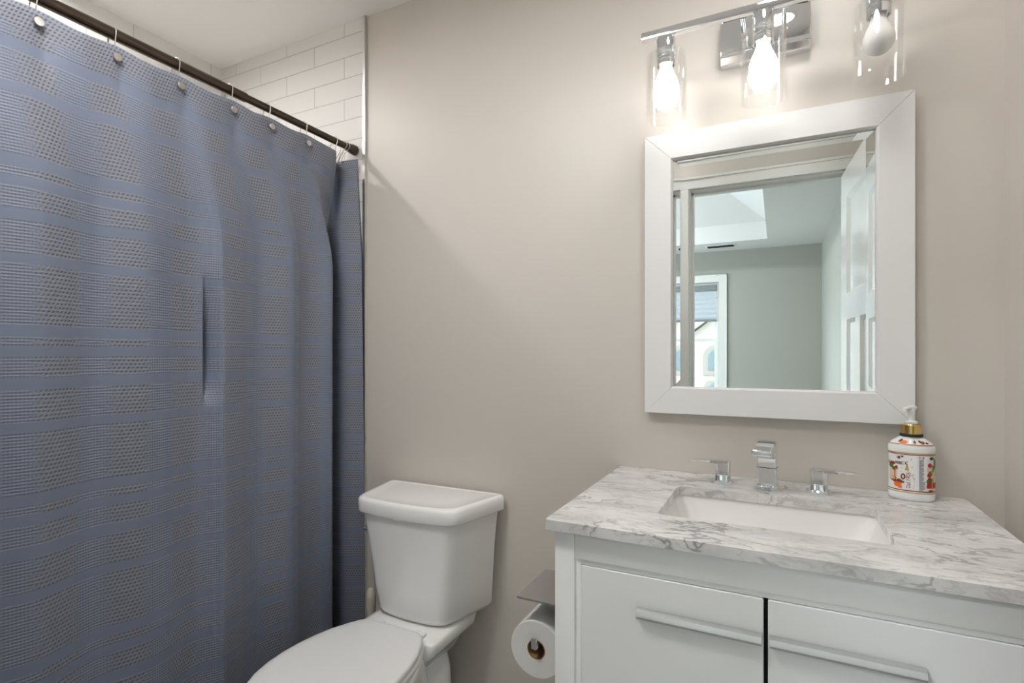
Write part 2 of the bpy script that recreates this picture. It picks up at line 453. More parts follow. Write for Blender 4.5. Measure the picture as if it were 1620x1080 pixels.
# window
def window(name, x0, x1, z0, z1, y, axis='y', lab=None):
    fr = B(); f = .022
    zm = 1.383
    def bx(bm, a0, a1, b0, b1, d0, d1):
        if axis == 'y': box_bm(bm, a0, a1, y - d1, y - d0, b0, b1)
        else: box_bm(bm, y - d1, y - d0, a0, a1, b0, b1)
    for (a0, a1, b0, b1) in ((x0, x0 + f, z0, z1), (x1 - f, x1, z0, z1), (x0 + f, x1 - f, z0, z0 + f), (x0 + f, x1 - f, z1 - f, z1)): bx(fr, a0, a1, b0, b1, .02, .11)
    w = struct(name, fr, M['trim'], lab, clean=False)
    for (b0, b1, d0) in ((zm - .015, z1 - f, .075), (z0 + f, zm + .018, .045)):
        s = B(); r = .028
        bx(s, x0 + f, x0 + f + r, b0, b1, d0, d0 + .028); bx(s, x1 - f - r, x1 - f, b0, b1, d0, d0 + .028)
        bx(s, x0 + f + r, x1 - f - r, b0, b0 + .033, d0, d0 + .028); bx(s, x0 + f + r, x1 - f - r, b1 - .033, b1, d0, d0 + .028)
        so = finish('window_sash', s, M['trim'], parent=w, smooth=False, clean=False)
        g = B(); bx(g, x0 + f + r - .003, x1 - f - r + .003, b0 + .03, b1 - .03, d0 + .012, d0 + .016)
        finish('window_pane', g, M['pane'], parent=so, smooth=False)
window('window_1', wx0, wx1, wz0, wz1, YB, 'y', 'white double hung bedroom window seen in the mirror')
window('added_window_2', -4.6, -2.4, .6, 2.1, -3.2, 'x', 'unseen wide bedroom window added on the side wall for daylight')  # unseen window, added to let more daylight into the bedroom
# cellular shade, half lowered
t = Thing('window_shade', 'pale blue pleated shade half lowered in the bedroom window', 'window shade', (-1.09, YB - .02, 2.04))
bm = B(); box_bm(bm, wx0 + .024, wx1 - .024, YB - .042, YB - .002, 1.975, 2.045); t.part('headrail', bm, M['shade_dk'], smooth=False, label='dark shade headrail')
bm = B(); zz = 1.975; n = 6; hh = (1.975 - 1.63) / n
prof = []
for i in range(n):
    prof += [(.004, zz - i * hh), (.018, zz - (i + .5) * hh)]
prof.append((.004, zz - n * hh))
pts = [(YB - .022 + d, z) for d, z in prof] + [(YB - .022 - d, z) for d, z in reversed(prof)]
prism(bm, pts, wx0 + .026, wx1 - .026, 'x'); t.part('pleated_fabric', bm, M['shade'], smooth=False)
bm = B(); box_bm(bm, wx0 + .026, wx1 - .026, YB - .04, YB - .004, 1.605, 1.63); t.part('bottom_rail', bm, M['shade_dk'], smooth=False)
# ceiling vent
t = Thing('air_vent', 'small slotted ceiling air vent above the bedroom window', 'vent', (-.58, -5.0, ZC))
bm = B(); box_bm(bm, -.74, -.42, -5.06, -4.93, ZC - .006, ZC, .002); t.part('frame', bm, M['trim'])
for i in range(6):
    bm = B(); y = -5.043 + i * .019; box_bm(bm, -.72, -.44, y, y + .009, ZC - .009, ZC - .006); t.part('slot', bm, M['dark'], smooth=False)
# bedroom ceiling light, added to brighten the room behind the camera
t = Thing('added_ceiling_light', 'round flush fill light added on the bedroom tray ceiling', 'ceiling light', (-1.35, -3.47, zt))
bm = B(); lathe(bm, [(.24, zt), (.24, zt - .03), (.225, zt - .035)], (-1.35, -3.47, 0), 40); t.part('rim', bm, M['trim'])
bm = B(); lathe(bm, [(.222, zt - .033), (.220, zt - .036)], (-1.35, -3.47, 0), 40); t.part('diffuser', bm, M['bed_fill_lens'])

# the neighbouring house outside
HY = -17.0
t = Thing('house', 'cream house with a gable and arched window outside the bedroom window', 'house', (-4.0, HY, -3.0))
bm = B(); box_bm(bm, -9, 3.0, HY - 6, HY, -3.0, 3.2); box_bm(bm, -2.60, .20, HY, HY + .7, -3.0, 1.75)
prism(bm, [(-2.60, 1.75), (.20, 1.75), (-1.2, 2.80)], HY, HY + .7, 'y')
for i in range(9): box_bm(bm, -9, 3.0, HY, HY + .02, 1.30 + i * .2, 1.42 + i * .2)
t.part('wall', bm, M['stucco'], smooth=False, clean=False)
bm = B()
prism(bm, [(-9.4, 3.2), (3.4, 3.2), (1.8, 5.6), (-7.8, 5.6)], HY - 6.2, HY + .1, 'y')
for s in (-1, 1):
    a = (-1.2, 3.02); b = (-1.2 + s * 1.72, 1.73)
    prism(bm, [(a[0], a[1]), (b[0], b[1]), (b[0], b[1] - .16), (a[0], a[1] - .2)], HY - .2, HY + 1.0, 'y')
t.part('roof', bm, M['roof'], smooth=False, clean=False)
def arched(x0, x1, z0, z1, y, d, mat, nm, sub=None):
    bm = B(); r = (x1 - x0) / 2; cx = (x0 + x1) / 2
    pts = [(x0, z0), (x1, z0)] + [(cx + r * math.cos(a), z1 - r * .6 + .6 * r * math.sin(a)) for a in [PI * i / 14 for i in range(15)]]
    prism(bm, pts, y, y + d, 'y'); return t.part(nm, bm, mat, sub, smooth=False)
a = arched(-2.10, -.50, .55, 1.62, HY + .7, .05, M['stone'], 'arched_window'); arched(-1.94, -.66, .72, 1.48, HY + .75, .03, M['ext_glass'], 'pane', a)
a = arched(-2.02, -.60, -.50, .30, HY + .7, .05, M['stone'], 'lower_window'); arched(-1.90, -.70, -.42, .22, HY + .75, .03, M['ext_glass'], 'pane', a)
for x in (-6.4, -5.0):
    bm = B(); box_bm(bm, x - .5, x + .5, HY, HY + .05, .3, 1.9); a = t.part('window', bm, M['trim'], smooth=False)
    bm = B(); box_bm(bm, x - .42, x + .42, HY + .05, HY + .07, .38, 1.82); t.part('pane', bm, M['ext_glass'], a, smooth=False)
bm = B(); box_bm(bm, -30, 30, -40, -5.6, -3.1, -3.0); tag(finish('lawn', bm, M['grass'], smooth=False), 'lawn in front of the neighbouring house', 'lawn', kind='structure')

# ------------------------------------------------------------------ lamps of the bathroom; vanity downlight and flush ceiling light are added fill
for (px_, py_, lb_, lens_, rl) in ((-1.845, -.70, 'round recessed downlight in the ceiling above the tub', 'lens', .028), (.06, -.55, 'unseen round recessed downlight added in the ceiling above the vanity', 'van_fill_lens', .12)):
    t = Thing('recessed_light', lb_, 'recessed light', (px_, py_, ZC), 'recessed ceiling downlights')
    bm = B(); lathe(bm, [(rl + .028, ZC), (rl + .028, ZC - .006), (rl + .006, ZC - .008), (rl, ZC - .002)], (px_, py_, 0), 40, cap0=False, cap1=False); t.part('trim_ring', bm, M['trim'])
    bm = B(); lathe(bm, [(rl, ZC - .0015), (rl - .002, ZC - .004)], (px_, py_, 0), 40); t.part('lens', bm, M[lens_])
t = Thing('added_ceiling_light.001', 'unseen round flush ceiling light added to brighten the bathroom', 'ceiling light', (-.88, -1.20, ZC))
bm = B(); lathe(bm, [(.17, ZC), (.17, ZC - .028), (.166, ZC - .034), (.156, ZC - .034), (.153, ZC - .028)], (-.88, -1.20, 0), 48); t.part('rim', bm, M['trim'])
bm = B(); lathe(bm, [(.150, ZC - .0285), (.148, ZC - .0295)], (-.88, -1.20, 0), 48); t.part('diffuser', bm, M['ceil_fill_lens'])

# vanity light bar
lx, ly = -.030, -.14
t = Thing('vanity_light', 'chrome three-lamp bar light with clear glass cylinders above the mirror', 'wall light', (lx, 0, 2.01))
bm = B(); box_bm(bm, -.133, .072, -.028, 0, 1.955, 2.075, .0025); t.part('backplate', bm, M['chrome'])
bm = B(); box_bm(bm, -.309, .249, ly - .0095, ly + .0095, 2.004, 2.023, .0012); t.part('bar', bm, M['chrome'])
for s in (-.046, .044):
    bm = B(); lathe(bm, [(.0095, -.0275), (.0095, -.031), (.0055, -.033), (.0055, ly + .009)], (lx + s, 0, 2.0135), 20, 'y'); t.part('arm', bm, M['chrome'])
for i, dx in enumerate((-.219, 0, .222)):
    x = lx + dx
    bm = B(); lathe(bm, [(.0075, 2.0045), (.0075, 1.998), (.0225, 1.997), (.0235, 1.995), (.0235, 1.962), (.0222, 1.961), (.0222, 1.9585), (.0235, 1.9575), (.0235, 1.951), (.0205, 1.950), (.0205, 1.947), (.0225, 1.946), (.0225, 1.930), (.019, 1.930), (.019, 1.938)], (x, ly, 0), 36)
    so = t.part('lamp_socket', bm, M['chrome'])
    bm = B(); ro, ri, zt_, zb = .0485, .0462, 1.957, 1.800
    lathe(bm, [(.0240, zt_), (ro - .004, zt_), (ro, zt_ - .004), (ro, zb), (ri, zb), (ri, zt_ - .006), (ri - .003, zt_ - .003), (.0240, zt_ - .003), (.0240, zt_)], (x, ly, 0), 56, cap0=False, cap1=False)
    t.part('glass_shade', bm, M['glass'], so, clean=False, ang=50)
    bm = B(); pr = [(.0125, 1.944), (.0135, 1.934), (.0145, 1.925), (.018, 1.913), (.0235, 1.902)]
    for k_ in range(13):
        a = R(28) - k_ * R(118) / 12.0
        pr.append((max(.030 * math.cos(a), .001), 1.879 + .030 * math.sin(a)))
    lathe(bm, pr, (x, ly, 0), 40)
    t.part('light_bulb', bm, M['bulb_on'] if i < 2 else M['bulb_off'], so, label='burning light bulb' if i < 2 else 'unlit frosted light bulb', ang=60)

# ------------------------------------------------------------------ mirror
mx0, mx1, mz0, mz1 = -.327, .2765, 1.0535, 1.808
ix0, ix1, iz0, iz1 = -.2535, .2035, 1.126, 1.7355
t = Thing('wall_mirror', 'rectangular wall mirror with a wide white mitred frame', 'mirror', (-.025, 0, mz0))
bm = B()
O = [(mx0, mz0), (mx1, mz0), (mx1, mz1), (mx0, mz1)]; I = [(ix0, iz0), (ix1, iz0), (ix1, iz1), (ix0, iz1)]
e = .0045
I2 = [(ix0 - e, iz0 - e), (ix1 + e, iz0 - e), (ix1 + e, iz1 + e), (ix0 - e, iz1 + e)]
for i in range(4):
    j = (i + 1) % 4; g = .00022
    o0, o1, a0, a1, c0, c1 = (Vector((p[0], 0, p[1])) for p in (O[i], O[j], I[i], I[j], I2[i], I2[j]))
    d = (o1 - o0).normalized() * g
    o0, a0, c0 = o0 + d, a0 + d, c0 + d; o1, a1, c1 = o1 - d, a1 - d, c1 - d
    F = Vector((0, -.026, 0)); K = Vector((0, -.019, 0)); Bk = Vector((0, -.0005, 0))
    ring0 = [o0 + Bk, o0 + F, c0 + F, a0 + K, a0 + Bk]; ring1 = [o1 + Bk, o1 + F, c1 + F, a1 + K, a1 + Bk]
    loft(bm, [ring0, ring1])
t.part('frame', bm, M['frame'], smooth=False, bevel=.0008, clean=False)
bm = B(); bw = .0185; yo, yi = -.01268, -.0120
o_ = [(ix0 - .003, iz0 - .003), (ix1 + .003, iz0 - .003), (ix1 + .003, iz1 + .003), (ix0 - .003, iz1 + .003)]
i_ = [(ix0 + bw, iz0 + bw), (ix1 - bw, iz0 + bw), (ix1 - bw, iz1 - bw), (ix0 + bw, iz1 - bw)]
loft(bm, [[Vector((x, -.006, z)) for x, z in o_], [Vector((x, yo, z)) for x, z in o_], [Vector((x, yi, z)) for x, z in i_]])
t.part('mirror_glass', bm, M['mirror'], smooth=False, label='bevelled mirror glass')

# ------------------------------------------------------------------ vanity
vx0, vx1, vy, vt = -.388, .357, -.535, .875
t = Thing('bathroom_vanity', 'white bathroom vanity cabinet with two doors under the marble top', 'vanity', (-.016, -.27, 0))
bm = B(); pw = .040
box_bm(bm, vx0, vx0 + .018, vy + .02, -.004, .10, vt, .001); box_bm(bm, vx1 - .018, vx1, vy + .02, -.004, .10, vt, .001)      # sides
box_bm(bm, vx0 + .018, vx1 - .018, -.012, -.004, .10, vt)                                                                       # back
box_bm(bm, vx0 + .018, vx1 - .018, vy + .02, -.012, .10, .118)                                                                  # bottom
for a in (vx0, vx1 - pw): box_bm(bm, a, a + pw, vy, vy + .02, 0, vt, .0012)
for a in (vx0, vx1 - pw): box_bm(bm, a, a + pw, -.044, -.004, 0, .10, .0012)
t.part('carcass', bm, M['lacquer'], clean=False)
for z0_, z1_ in ((.823, vt), (.10, .17)):
    bm = B(); box_bm(bm, vx0 + pw + .0004, vx1 - pw - .0004, vy, vy + .02, z0_, z1_, .0012); t.part('face_rail', bm, M['lacquer'], clean=False)
# stepped inner lip around the door opening
bm = B(); sx0, sx1, sz0, sz1 = vx0 + pw, vx1 - pw, .17, .823; sw = .0125; yl = vy + .0045
for (a, b, c_, d_) in ((sx0, sx0 + sw, sz0, sz1), (sx1 - sw, sx1, sz0, sz1), (sx0 + sw, sx1 - sw, sz1 - sw + .002, sz1), (sx0 + sw, sx1 - sw, sz0, sz0 + sw)):
    box_bm(bm, a, b, yl, vy + .02, c_, d_, .0008)
t.part('door_stop', bm, M['lacquer'], clean=False)
bm = B(); box_bm(bm, -.060, .03, vy + .021, vy + .026, .17, .811); t.part('gap_shade', bm, M['dark'], smooth=False, label='black sheet standing for the shade between the doors')  # black sheet paints the shade seen through the door gap
gx = -.0175
for s in (-1, 1):
    a, b = (sx0 + sw + .0012, gx - .0033) if s < 0 else (gx + .0033, sx1 - sw - .0012)
    bm = B()
    z1_ = sz1 - sw + .0008
    rr = [0, 0, .0035, 0] if s < 0 else [0, 0, 0, .0035]
    pts = [(p.x, p.y) for p in fillet([(a, sz0 + sw + .001), (b, sz0 + sw + .001), (b, z1_), (a, z1_)], rr, 4)]
    prism(bm, pts, vy + .001, vy + .019, 'y'); bmesh.ops.remove_doubles(bm, verts=bm.verts[:], dist=1e-6)
    dr = t.part('cabinet_door', bm, M['lacquer'], bevel=.0012, ang=30)
    hx0, hx1 = (-.2275, -.0235) if s < 0 else (-.0112, .1935)
    bm = B(); hz = .7465
    pr = [(vy + .001, hz + .0085), (vy - .006, hz + .0085), (vy - .0105, hz + .006), (vy - .013, hz + .001), (vy - .0135, hz - .003), (vy - .012, hz - .0065), (vy - .009, hz - .0085), (vy - .004, hz - .0080), (vy - .003, hz - .005), (vy + .001, hz - .005)]
    prism(bm, pr, hx0, hx1, 'x'); t.part('door_handle', bm, M['alu'], dr, label='brushed aluminium bar handle', ang=30)

# countertop
cx0, cx1, cy0, zc0, zc1 = -.402, .3705, -.552, .875, .895
sk = (-.2155, .1800, -.4225, -.168)
bm = B()
outer = rrect(cx0, cx1, cy0, -.0015, .0025, 3); inner = rrect(sk[0], sk[1], sk[2], sk[3], .022, 8)
holed(bm, outer, inner, zc0, zc1)
o = finish('countertop', bm, M['marble'], bevel=.0014, ang=30)
tag(o, 'white marble countertop with grey veins on the vanity', 'countertop')

# undermount basin
t = Thing('sink', 'white rectangular undermount basin set in the marble top', 'sink', (-.018, -.295, .73))
bm = B()
def rr(d, r, z): return [Vector((x, y, z)) for x, y in rrect(sk[0] + d, sk[1] - d, sk[2] + d * .8, sk[3] - d * .8, r, 8)]
loft(bm, [rr(-.02, .03, .860), rr(-.02, .03, .8745), rr(-.004, .024, .8745), rr(-.003, .026, .868), rr(.012, .034, .835), rr(.034, .045, .785), rr(.050, .05, .768), rr(.075, .045, .762), rr(.11, .02, .758)], cap0=False, cap1=True)
loft(bm, [rr(-.02, .03, .860), rr(-.004, .03, .86), rr(.02, .04, .775), rr(.06, .05, .75), rr(.11, .02, .748)], cap0=False, cap1=True)
t.part('basin', bm, M['basin'], ang=50)
bm = B(); lathe(bm, [(.024, .7585), (.024, .762), (.018, .7635), (.004, .7635)], (-.018, -.295, 0), 28); t.part('drain', bm, M['chrome'])

# faucet
t = Thing('faucet', 'chrome widespread faucet with a square spout and two lever handles', 'faucet', (-.020, -.10, zc1))
Zc = zc1
def oval(cx, cy, a, b, n=40, p=2.6):
    out = []
    for i in range(n):
        th = 2 * PI * i / n; c_, s_ = math.cos(th), math.sin(th)
        out.append((cx + a * abs(c_) ** (2 / p) * (1 if c_ >= 0 else -1), cy + b * abs(s_) ** (2 / p) * (1 if s_ >= 0 else -1)))
    return out
def ovloft(bm, cx, cy, lst, p=2.6):
    loft(bm, [[Vector((x, y, z)) for x, y in oval(cx, cy, a, b, 40, p)] for a, b, z in lst])
spx, spy = -.0215, -.095
bm = B()
ovloft(bm, spx, spy, [(.0255, .021, Zc), (.0265, .022, Zc + .002), (.0265, .022, Zc + .006), (.024, .0195, Zc + .0085), (.021, .016, Zc + .010)], 3.2)
tsp = t.part('spout_base', bm, M['chrome'])
bm = B(); h = .0205
prof = [(-.079, Zc + .008), (-.079, Zc + .096), (-.083, Zc + .107), (-.092, Zc + .1125), (-.105, Zc + .1125), (-.190, Zc + .104), (-.192, Zc + .102), (-.192, Zc + .0905), (-.189, Zc + .0895), (-.140, Zc + .0905), (-.122, Zc + .084), (-.114, Zc + .072), (-.1115, Zc + .050), (-.1115, Zc + .008)]
prism(bm, prof, spx - h, spx + h, 'x')
rot = Matrix.Rotation(R(-7), 4, 'Z')
for v in bm.verts:
    w = min(1.0, max(0.0, (-.112 - v.co.y) / .03))
    p = v.co - Vector((spx, spy, 0)); v.co = Vector((spx, spy, 0)) + (rot @ p)
t.part('spout', bm, M['chrome'], bevel=.0028, ang=40)
bm = B(); box_bm(bm, spx - .0208, spx + .0208, -.1118, -.0787, Zc + .050, Zc + .0512)
for v in bm.verts: v.co = Vector((spx, spy, 0)) + (rot @ (v.co - Vector((spx, spy, 0))))
t.part('spout_seam', bm, M['dark'], smooth=False)
for s, hx in ((-1, -.1215), (1, .0845)):
    hy = -.085 if s < 0 else -.090
    bm = B(); ovloft(bm, hx, hy, [(.025, .020, Zc), (.026, .021, Zc + .002), (.026, .021, Zc + .005), (.0235, .0185, Zc + .0075)], 2.4)
    fl = t.part('handle_base', bm, M['chrome'])
    bm = B(); ovloft(bm, hx, hy, [(.0195, .0155, Zc + .0075), (.0185, .0145, Zc + .012), (.0180, .0140, Zc + .042), (.0185, .0145, Zc + .048), (.0185, .0145, Zc + .053), (.0165, .0125, Zc + .055)], 3.4)
    loft(bm, [[Vector((hx + s * dx, hy + y, z)) for y, z in ((-w, z0), (w, z0), (w, z1), (-w, z1))] for dx, w, z0, z1 in
              ((-.012, .0135, Zc + .0485, Zc + .0555), (.012, .0138, Zc + .0480, Zc + .0555), (.030, .0125, Zc + .0485, Zc + .0545), (.060, .0105, Zc + .0492, Zc + .0530), (.0795, .0090, Zc + .0498, Zc + .0518))])
    t.part('lever_handle', bm, M['chrome'], ang=35, clean=False)

# ------------------------------------------------------------------ soap bottle
bx, by, ba, bb = .2635, -.056, .0425, .030
t = Thing('soap_dispenser', 'festive printed soap bottle with gold collar and white pump on the countertop', 'soap bottle', (bx, by, Zc))
brot = R(-6)
def bpt(a, b, ph, z, off=0.0):
    x = (a + off) * math.sin(ph); y = -(b + off) * math.cos(ph)
    return Vector((bx + x * math.cos(brot) - y * math.sin(brot), by + x * math.sin(brot) + y * math.cos(brot), z))
BP = [(.90, 0.0), (.97, .002), (1.0, .007), (1.0, .016), (.985, .021), (.985, .100), (1.0, .104), (1.01, .110), (1.0, .117), (.93, .122), (.82, .1265), (.66, .1315), (.52, .1355), (.455, .139)]
def bsize(h):
    for (f0, h0), (f1, h1) in zip(BP, BP[1:]):
        if h0 <= h <= h1:
            f = f0 + (f1 - f0) * (h - h0) / max(h1 - h0, 1e-9); break
    else: f = BP[-1][0]
    a = ba * f; b = bb * f
    if h > .117:                                                  # neck turns round
        k_ = (h - .117) / .022; r = .0185; b = b * (1 - k_) + max(b, .0175) * k_
    return a, b
bm = B()
loft(bm, [[bpt(*bsize(h), 2 * PI * i / 64, Zc + h) for i in range(64)] for h in [p[1] for p in BP]])
t.part('bottle_body', bm, M['ceramic'], ang=60)
LM = ['goldp', 'dred', 'red', 'orange', 'green', 'brown', 'beige', 'ggrey', 'pale']; LI = {k_: i for i, k_ in enumerate(LM)}
lab = B()
def on_b(fr, h, off=.0004):                                       # fr -1..1 across the visible face
    a, b = bsize(h); return bpt(a, b, math.asin(max(-1, min(1, fr))) if abs(fr) <= 1 else (PI / 2 + (abs(fr) - 1)) * (1 if fr > 0 else -1), Zc + h, off)
def ring(h0, h1, c_, off=.0003):
    v0 = [lab.verts.new(bpt(*bsize(h0), 2 * PI * i / 64, Zc + h0, off)) for i in range(64)]
    v1 = [lab.verts.new(bpt(*bsize(h1), 2 * PI * i / 64, Zc + h1, off)) for i in range(64)]
    for i in range(64): lab.faces.new((v0[i], v0[(i + 1) % 64], v1[(i + 1) % 64], v1[i])).material_index = LI[c_]
def blob(fr, h, w, hh, c_, n=10, jit=.15, off=.0005, rotd=0, spikes=0):
    c0 = lab.verts.new(on_b(fr, h, off)); vs = []
    N_ = n if not spikes else spikes * 2
    for i in range(N_):
        a = 2 * PI * i / N_ ; r = 1 - random.random() * jit
        if spikes and i % 2: r *= .38
        x, y = r * math.cos(a) * w, r * math.sin(a) * hh
        x, y = x * math.cos(rotd) - y * math.sin(rotd) * w / hh, y * math.cos(rotd) + x * math.sin(rotd) * hh / w
        vs.append(lab.verts.new(on_b(fr + x, h + y, off)))
    for i in range(N_): lab.faces.new((c0, vs[i], vs[(i + 1) % N_])).material_index = LI[c_]
def bar(fr0, fr1, h0, h1, c_, off=.0005):
    n = max(1, int(abs(fr1 - fr0) / .06))
    fs = [fr0 + (fr1 - fr0) * i / n for i in range(n + 1)]
    lo = [lab.verts.new(on_b(f, h0, off)) for f in fs]; hi = [lab.verts.new(on_b(f, h1, off)) for f in fs]
    for i in range(n): lab.faces.new((lo[i], lo[i + 1], hi[i + 1], hi[i])).material_index = LI[c_]
ring(.0175, .0195, 'goldp'); ring(.0215, .0235, 'dred'); ring(.0995, .1013, 'dred'); ring(.1022, .1045, 'goldp')
ring(.1195, .1207, 'goldp'); ring(.1215, .1225, 'dred')
# shoulder decoration
blob(.12, .1275, .13, .0055, 'brown', jit=.1, spikes=7); blob(-.42, .1265, .20, .0042, 'orange'); blob(-.20, .128, .07, .004, 'pale'); blob(-.62, .129, .10, .004, 'brown')
blob(.42, .1285, .10, .003, 'dred'); blob(.56, .1275, .10, .0025, 'green'); blob(.50, .1255, .09, .002, 'red'); blob(.72, .1260, .08, .0022, 'brown')
# left picture: candle, berries, oranges
bar(-.93, -.62, .043, .066, 'beige'); bar(-.90, -.86, .043, .066, 'pale'); bar(-.74, -.70, .046, .066, 'red')
for a in ((-.86, .073, .09, .006, 'green'), (-.72, .067, .12, .005, 'green'), (-.82, .078, .12, .004, 'red'), (-.66, .071, .06, .004, 'red'), (-.78, .066, .06, .003, 'dred'),
          (-.80, .045, .14, .006, 'red'), (-.62, .041, .22, .0055, 'dred'), (-.70, .045, .06, .004, 'green'), (-.60, .034, .18, .0065, 'orange'), (-.52, .029, .12, .0035, 'orange'), (-.42, .040, .10, .003, 'brown')): blob(*a)
blob(-.39, .052, .11, .0075, 'brown'); blob(-.39, .052, .05, .004, 'beige', off=.0007)
blob(-.56, .0925, .14, .006, 'brown', spikes=6, jit=.3); blob(-.42, .0955, .06, .0022, 'brown')
# pale ornaments and little tree
for f, h_ in ((-.20, .086), (-.05, .090), (-.02, .074), (.02, .058), (.08, .05), (-.47, .063), (-.45, .070)): blob(f, h_, .04, .002, 'pale')
v = [lab.verts.new(on_b(f, h_, .0005)) for f, h_ in ((-.32, .066), (-.14, .066), (-.225, .083))]; lab.faces.new(v).material_index = LI['goldp']
for k_ in range(14):
    a0 = k_ / 14; a1 = (k_ + 1) / 14
    f0, f1 = -.22 + .30 * math.sin(a0 * 2.6), -.22 + .30 * math.sin(a1 * 2.6)
    bar(f0, f1 + .012, .066 - a0 * .042, .066 - a1 * .042 , 'pale')
# grey small print block and two marks above it
for k_ in range(34):
    h_ = .0255 + k_ * .00195
    w_ = .20 if k_ % 5 else .13
    bar(.27, .27 + w_ + (.06 if k_ < 10 else 0), h_, h_ + .0012, 'ggrey')
blob(.30, .0955, .045, .002, 'ggrey'); blob(.45, .0952, .05, .0025, 'ggrey')
# right picture: red baskets, fruit and fir
for a in ((.93, .083, .05, .012, 'green'), (.86, .072, .08, .008, 'green'), (.72, .079, .10, .006, 'red'), (.80, .070, .10, .007, 'beige'), (.88, .063, .10, .008, 'beige'), (.66, .071, .07, .006, 'beige'),
          (.75, .062, .09, .006, 'green'), (.70, .058, .11, .006, 'red'), (.90, .050, .10, .010, 'beige'), (.72, .047, .12, .007, 'brown'), (.84, .048, .05, .005, 'goldp'), (.66, .045, .10, .004, 'green'), (.76, .022 + .003, .12, .002, 'brown'),
          (.80, .094, .10, .004, 'brown')): blob(*a)
bar(.60, .975, .030, .043, 'red'); bar(.80, .84, .030, .043, 'goldp', .0007); blob(.62, .034, .05, .005, 'red'); blob(.86, .0275, .12, .003, 'beige')
t.part('label_print', lab, [M['p_' + k_] for k_ in LM], smooth=False, clean=False, label='coloured festive print')
def text_on_bottle(body, size, f0, h0, vertical, mat, nm):
    cu = bpy.data.curves.new('lettering', 'FONT'); cu.body = body; cu.size = size; cu.resolution_u = 3
    ob = bpy.data.objects.new('lettering', cu); C.objects.link(ob)
    dg = bpy.context.evaluated_depsgraph_get(); dg.update()
    me = bpy.data.meshes.new_from_object(ob.evaluated_get(dg)); bpy.data.objects.remove(ob); bpy.data.curves.remove(cu)
    bm = B(); bm.from_mesh(me); bpy.data.meshes.remove(me)
    bmesh.ops.triangulate(bm, faces=bm.faces[:])
    for v in bm.verts:
        x, y = v.co.x, v.co.y
        if vertical: x, y = -y, x
        ph = math.asin(f0) + x / .036
        a, b = bsize(h0 + y); v.co = bpt(a, b, ph, Zc + h0 + y, .0008)
    t.part(nm, bm, mat, smooth=False, clean=False)
text_on_bottle('ORANGE', .0085, -.99, .0775, False, M['p_brown'], 'lettering')
text_on_bottle('SPICE', .0085, -.70, .0785, False, M['p_brown'], 'lettering')
text_on_bottle('Dal 1901', .0095, -.09, .0275, True, M['p_dred'], 'lettering')
bm = B(); lathe(bm, [(.0205, Zc + .1375), (.0215, Zc + .139), (.0215, Zc + .1415), (.020, Zc + .143), (.015, Zc + .143)], (bx, by, 0), 36); t.part('neck_ring', bm, M['black'])
bm = B(); lathe(bm, [(.0165, Zc + .143), (.0180, Zc + .1437), (.0180, Zc + .1628), (.0170, Zc + .1640), (.0125, Zc + .1642)], (bx, by, 0), 36); t.part('collar', bm, M['gold'])
bm = B(); lathe(bm, [(.0115, Zc + .1642), (.0120, Zc + .165), (.0120, Zc + .1695), (.0105, Zc + .1712), (.0062, Zc + .1715), (.0058, Zc + .186), (.0070, Zc + .1885), (.0075, Zc + .197), (.0060, Zc + .2005), (.001, Zc + .2015)], (bx, by, 0), 28)
tube(bm, [(bx + .0085, by + .004, Zc + .1992), (bx + .003, by + .001, Zc + .2000), (bx - .004, by - .004, Zc + .1996), (bx - .010, by - .010, Zc + .1983), (bx - .0165, by - .018, Zc + .1962)], [.0042, .0056, .0054, .0047, .0040], 14)
t.part('pump_head', bm, M['white_pl'], ang=50, clean=False)

# ------------------------------------------------------------------ toilet
TX = -.990
t = Thing('toilet', 'white two-piece toilet with closed lid between vanity and shower curtain', 'toilet', (TX, -.40, 0))
def tank_ring(z, hb, hf, yb, yf, bulge, rb, rf):
    pts = [(TX + hb, yb), (TX - hb, yb), (TX - hf, yf)] + [(TX - hf * .5, yf - bulge * .75), (TX, yf - bulge), (TX + hf * .5, yf - bulge * .75)] + [(TX + hf, yf)]
    rad = [rb, rb, rf, .02, .02, .02, rf]
    return [Vector((p.x, p.y, z)) for p in fillet(pts, rad, 6)]
bm = B()
loft(bm, [tank_ring(.412, .150, .100, -.035, -.185, .012, .015, .03), tank_ring(.418, .175, .118, -.025, -.200, .014, .015, .032), tank_ring(.435, .187, .128, -.022, -.207, .016, .012, .032),
          tank_ring(.50, .190, .136, -.022, -.212, .017, .01, .03), tank_ring(.58, .194, .145, -.022, -.217, .018, .01, .03), tank_ring(.66, .200, .156, -.022, -.224, .019, .01, .03),
          tank_ring(.732, .209, .168, -.022, -.232, .020, .01, .03)])
t.part('tank', bm, M['porcelain'], ang=60)
bm = B()
def lid_ring(z, d): return tank_ring(z, .228 - d, .182 - d, -.016 - d * .3, -.242 + d, .020, .014, .04)
loft(bm, [lid_ring(.7325, .012), lid_ring(.7285, .008), lid_ring(.7285, .002), lid_ring(.732, .0), lid_ring(.764, .0), lid_ring(.771, .003), lid_ring(.7745, .009), lid_ring(.7740, .018), lid_ring(.7725, .026), lid_ring(.7730, .06)])
t.part('tank_lid', bm, M['porcelain'], ang=60)
bm = B(); lathe(bm, [(.011, 0), (.011, -.005), (.006, -.006), (.006, -.010), (.008, -.011), (.008, -.018), (.002, -.019)], (TX - .168, -.165, .672), 20, 'x')
tube(bm, [(TX - .181, -.165, .672), (TX - .183, -.180, .668), (TX - .181, -.200, .658)], [.006, .0055, .0065], 12)
t.part('flush_lever', bm, M['alu'], clean=False, label='chrome flush lever')
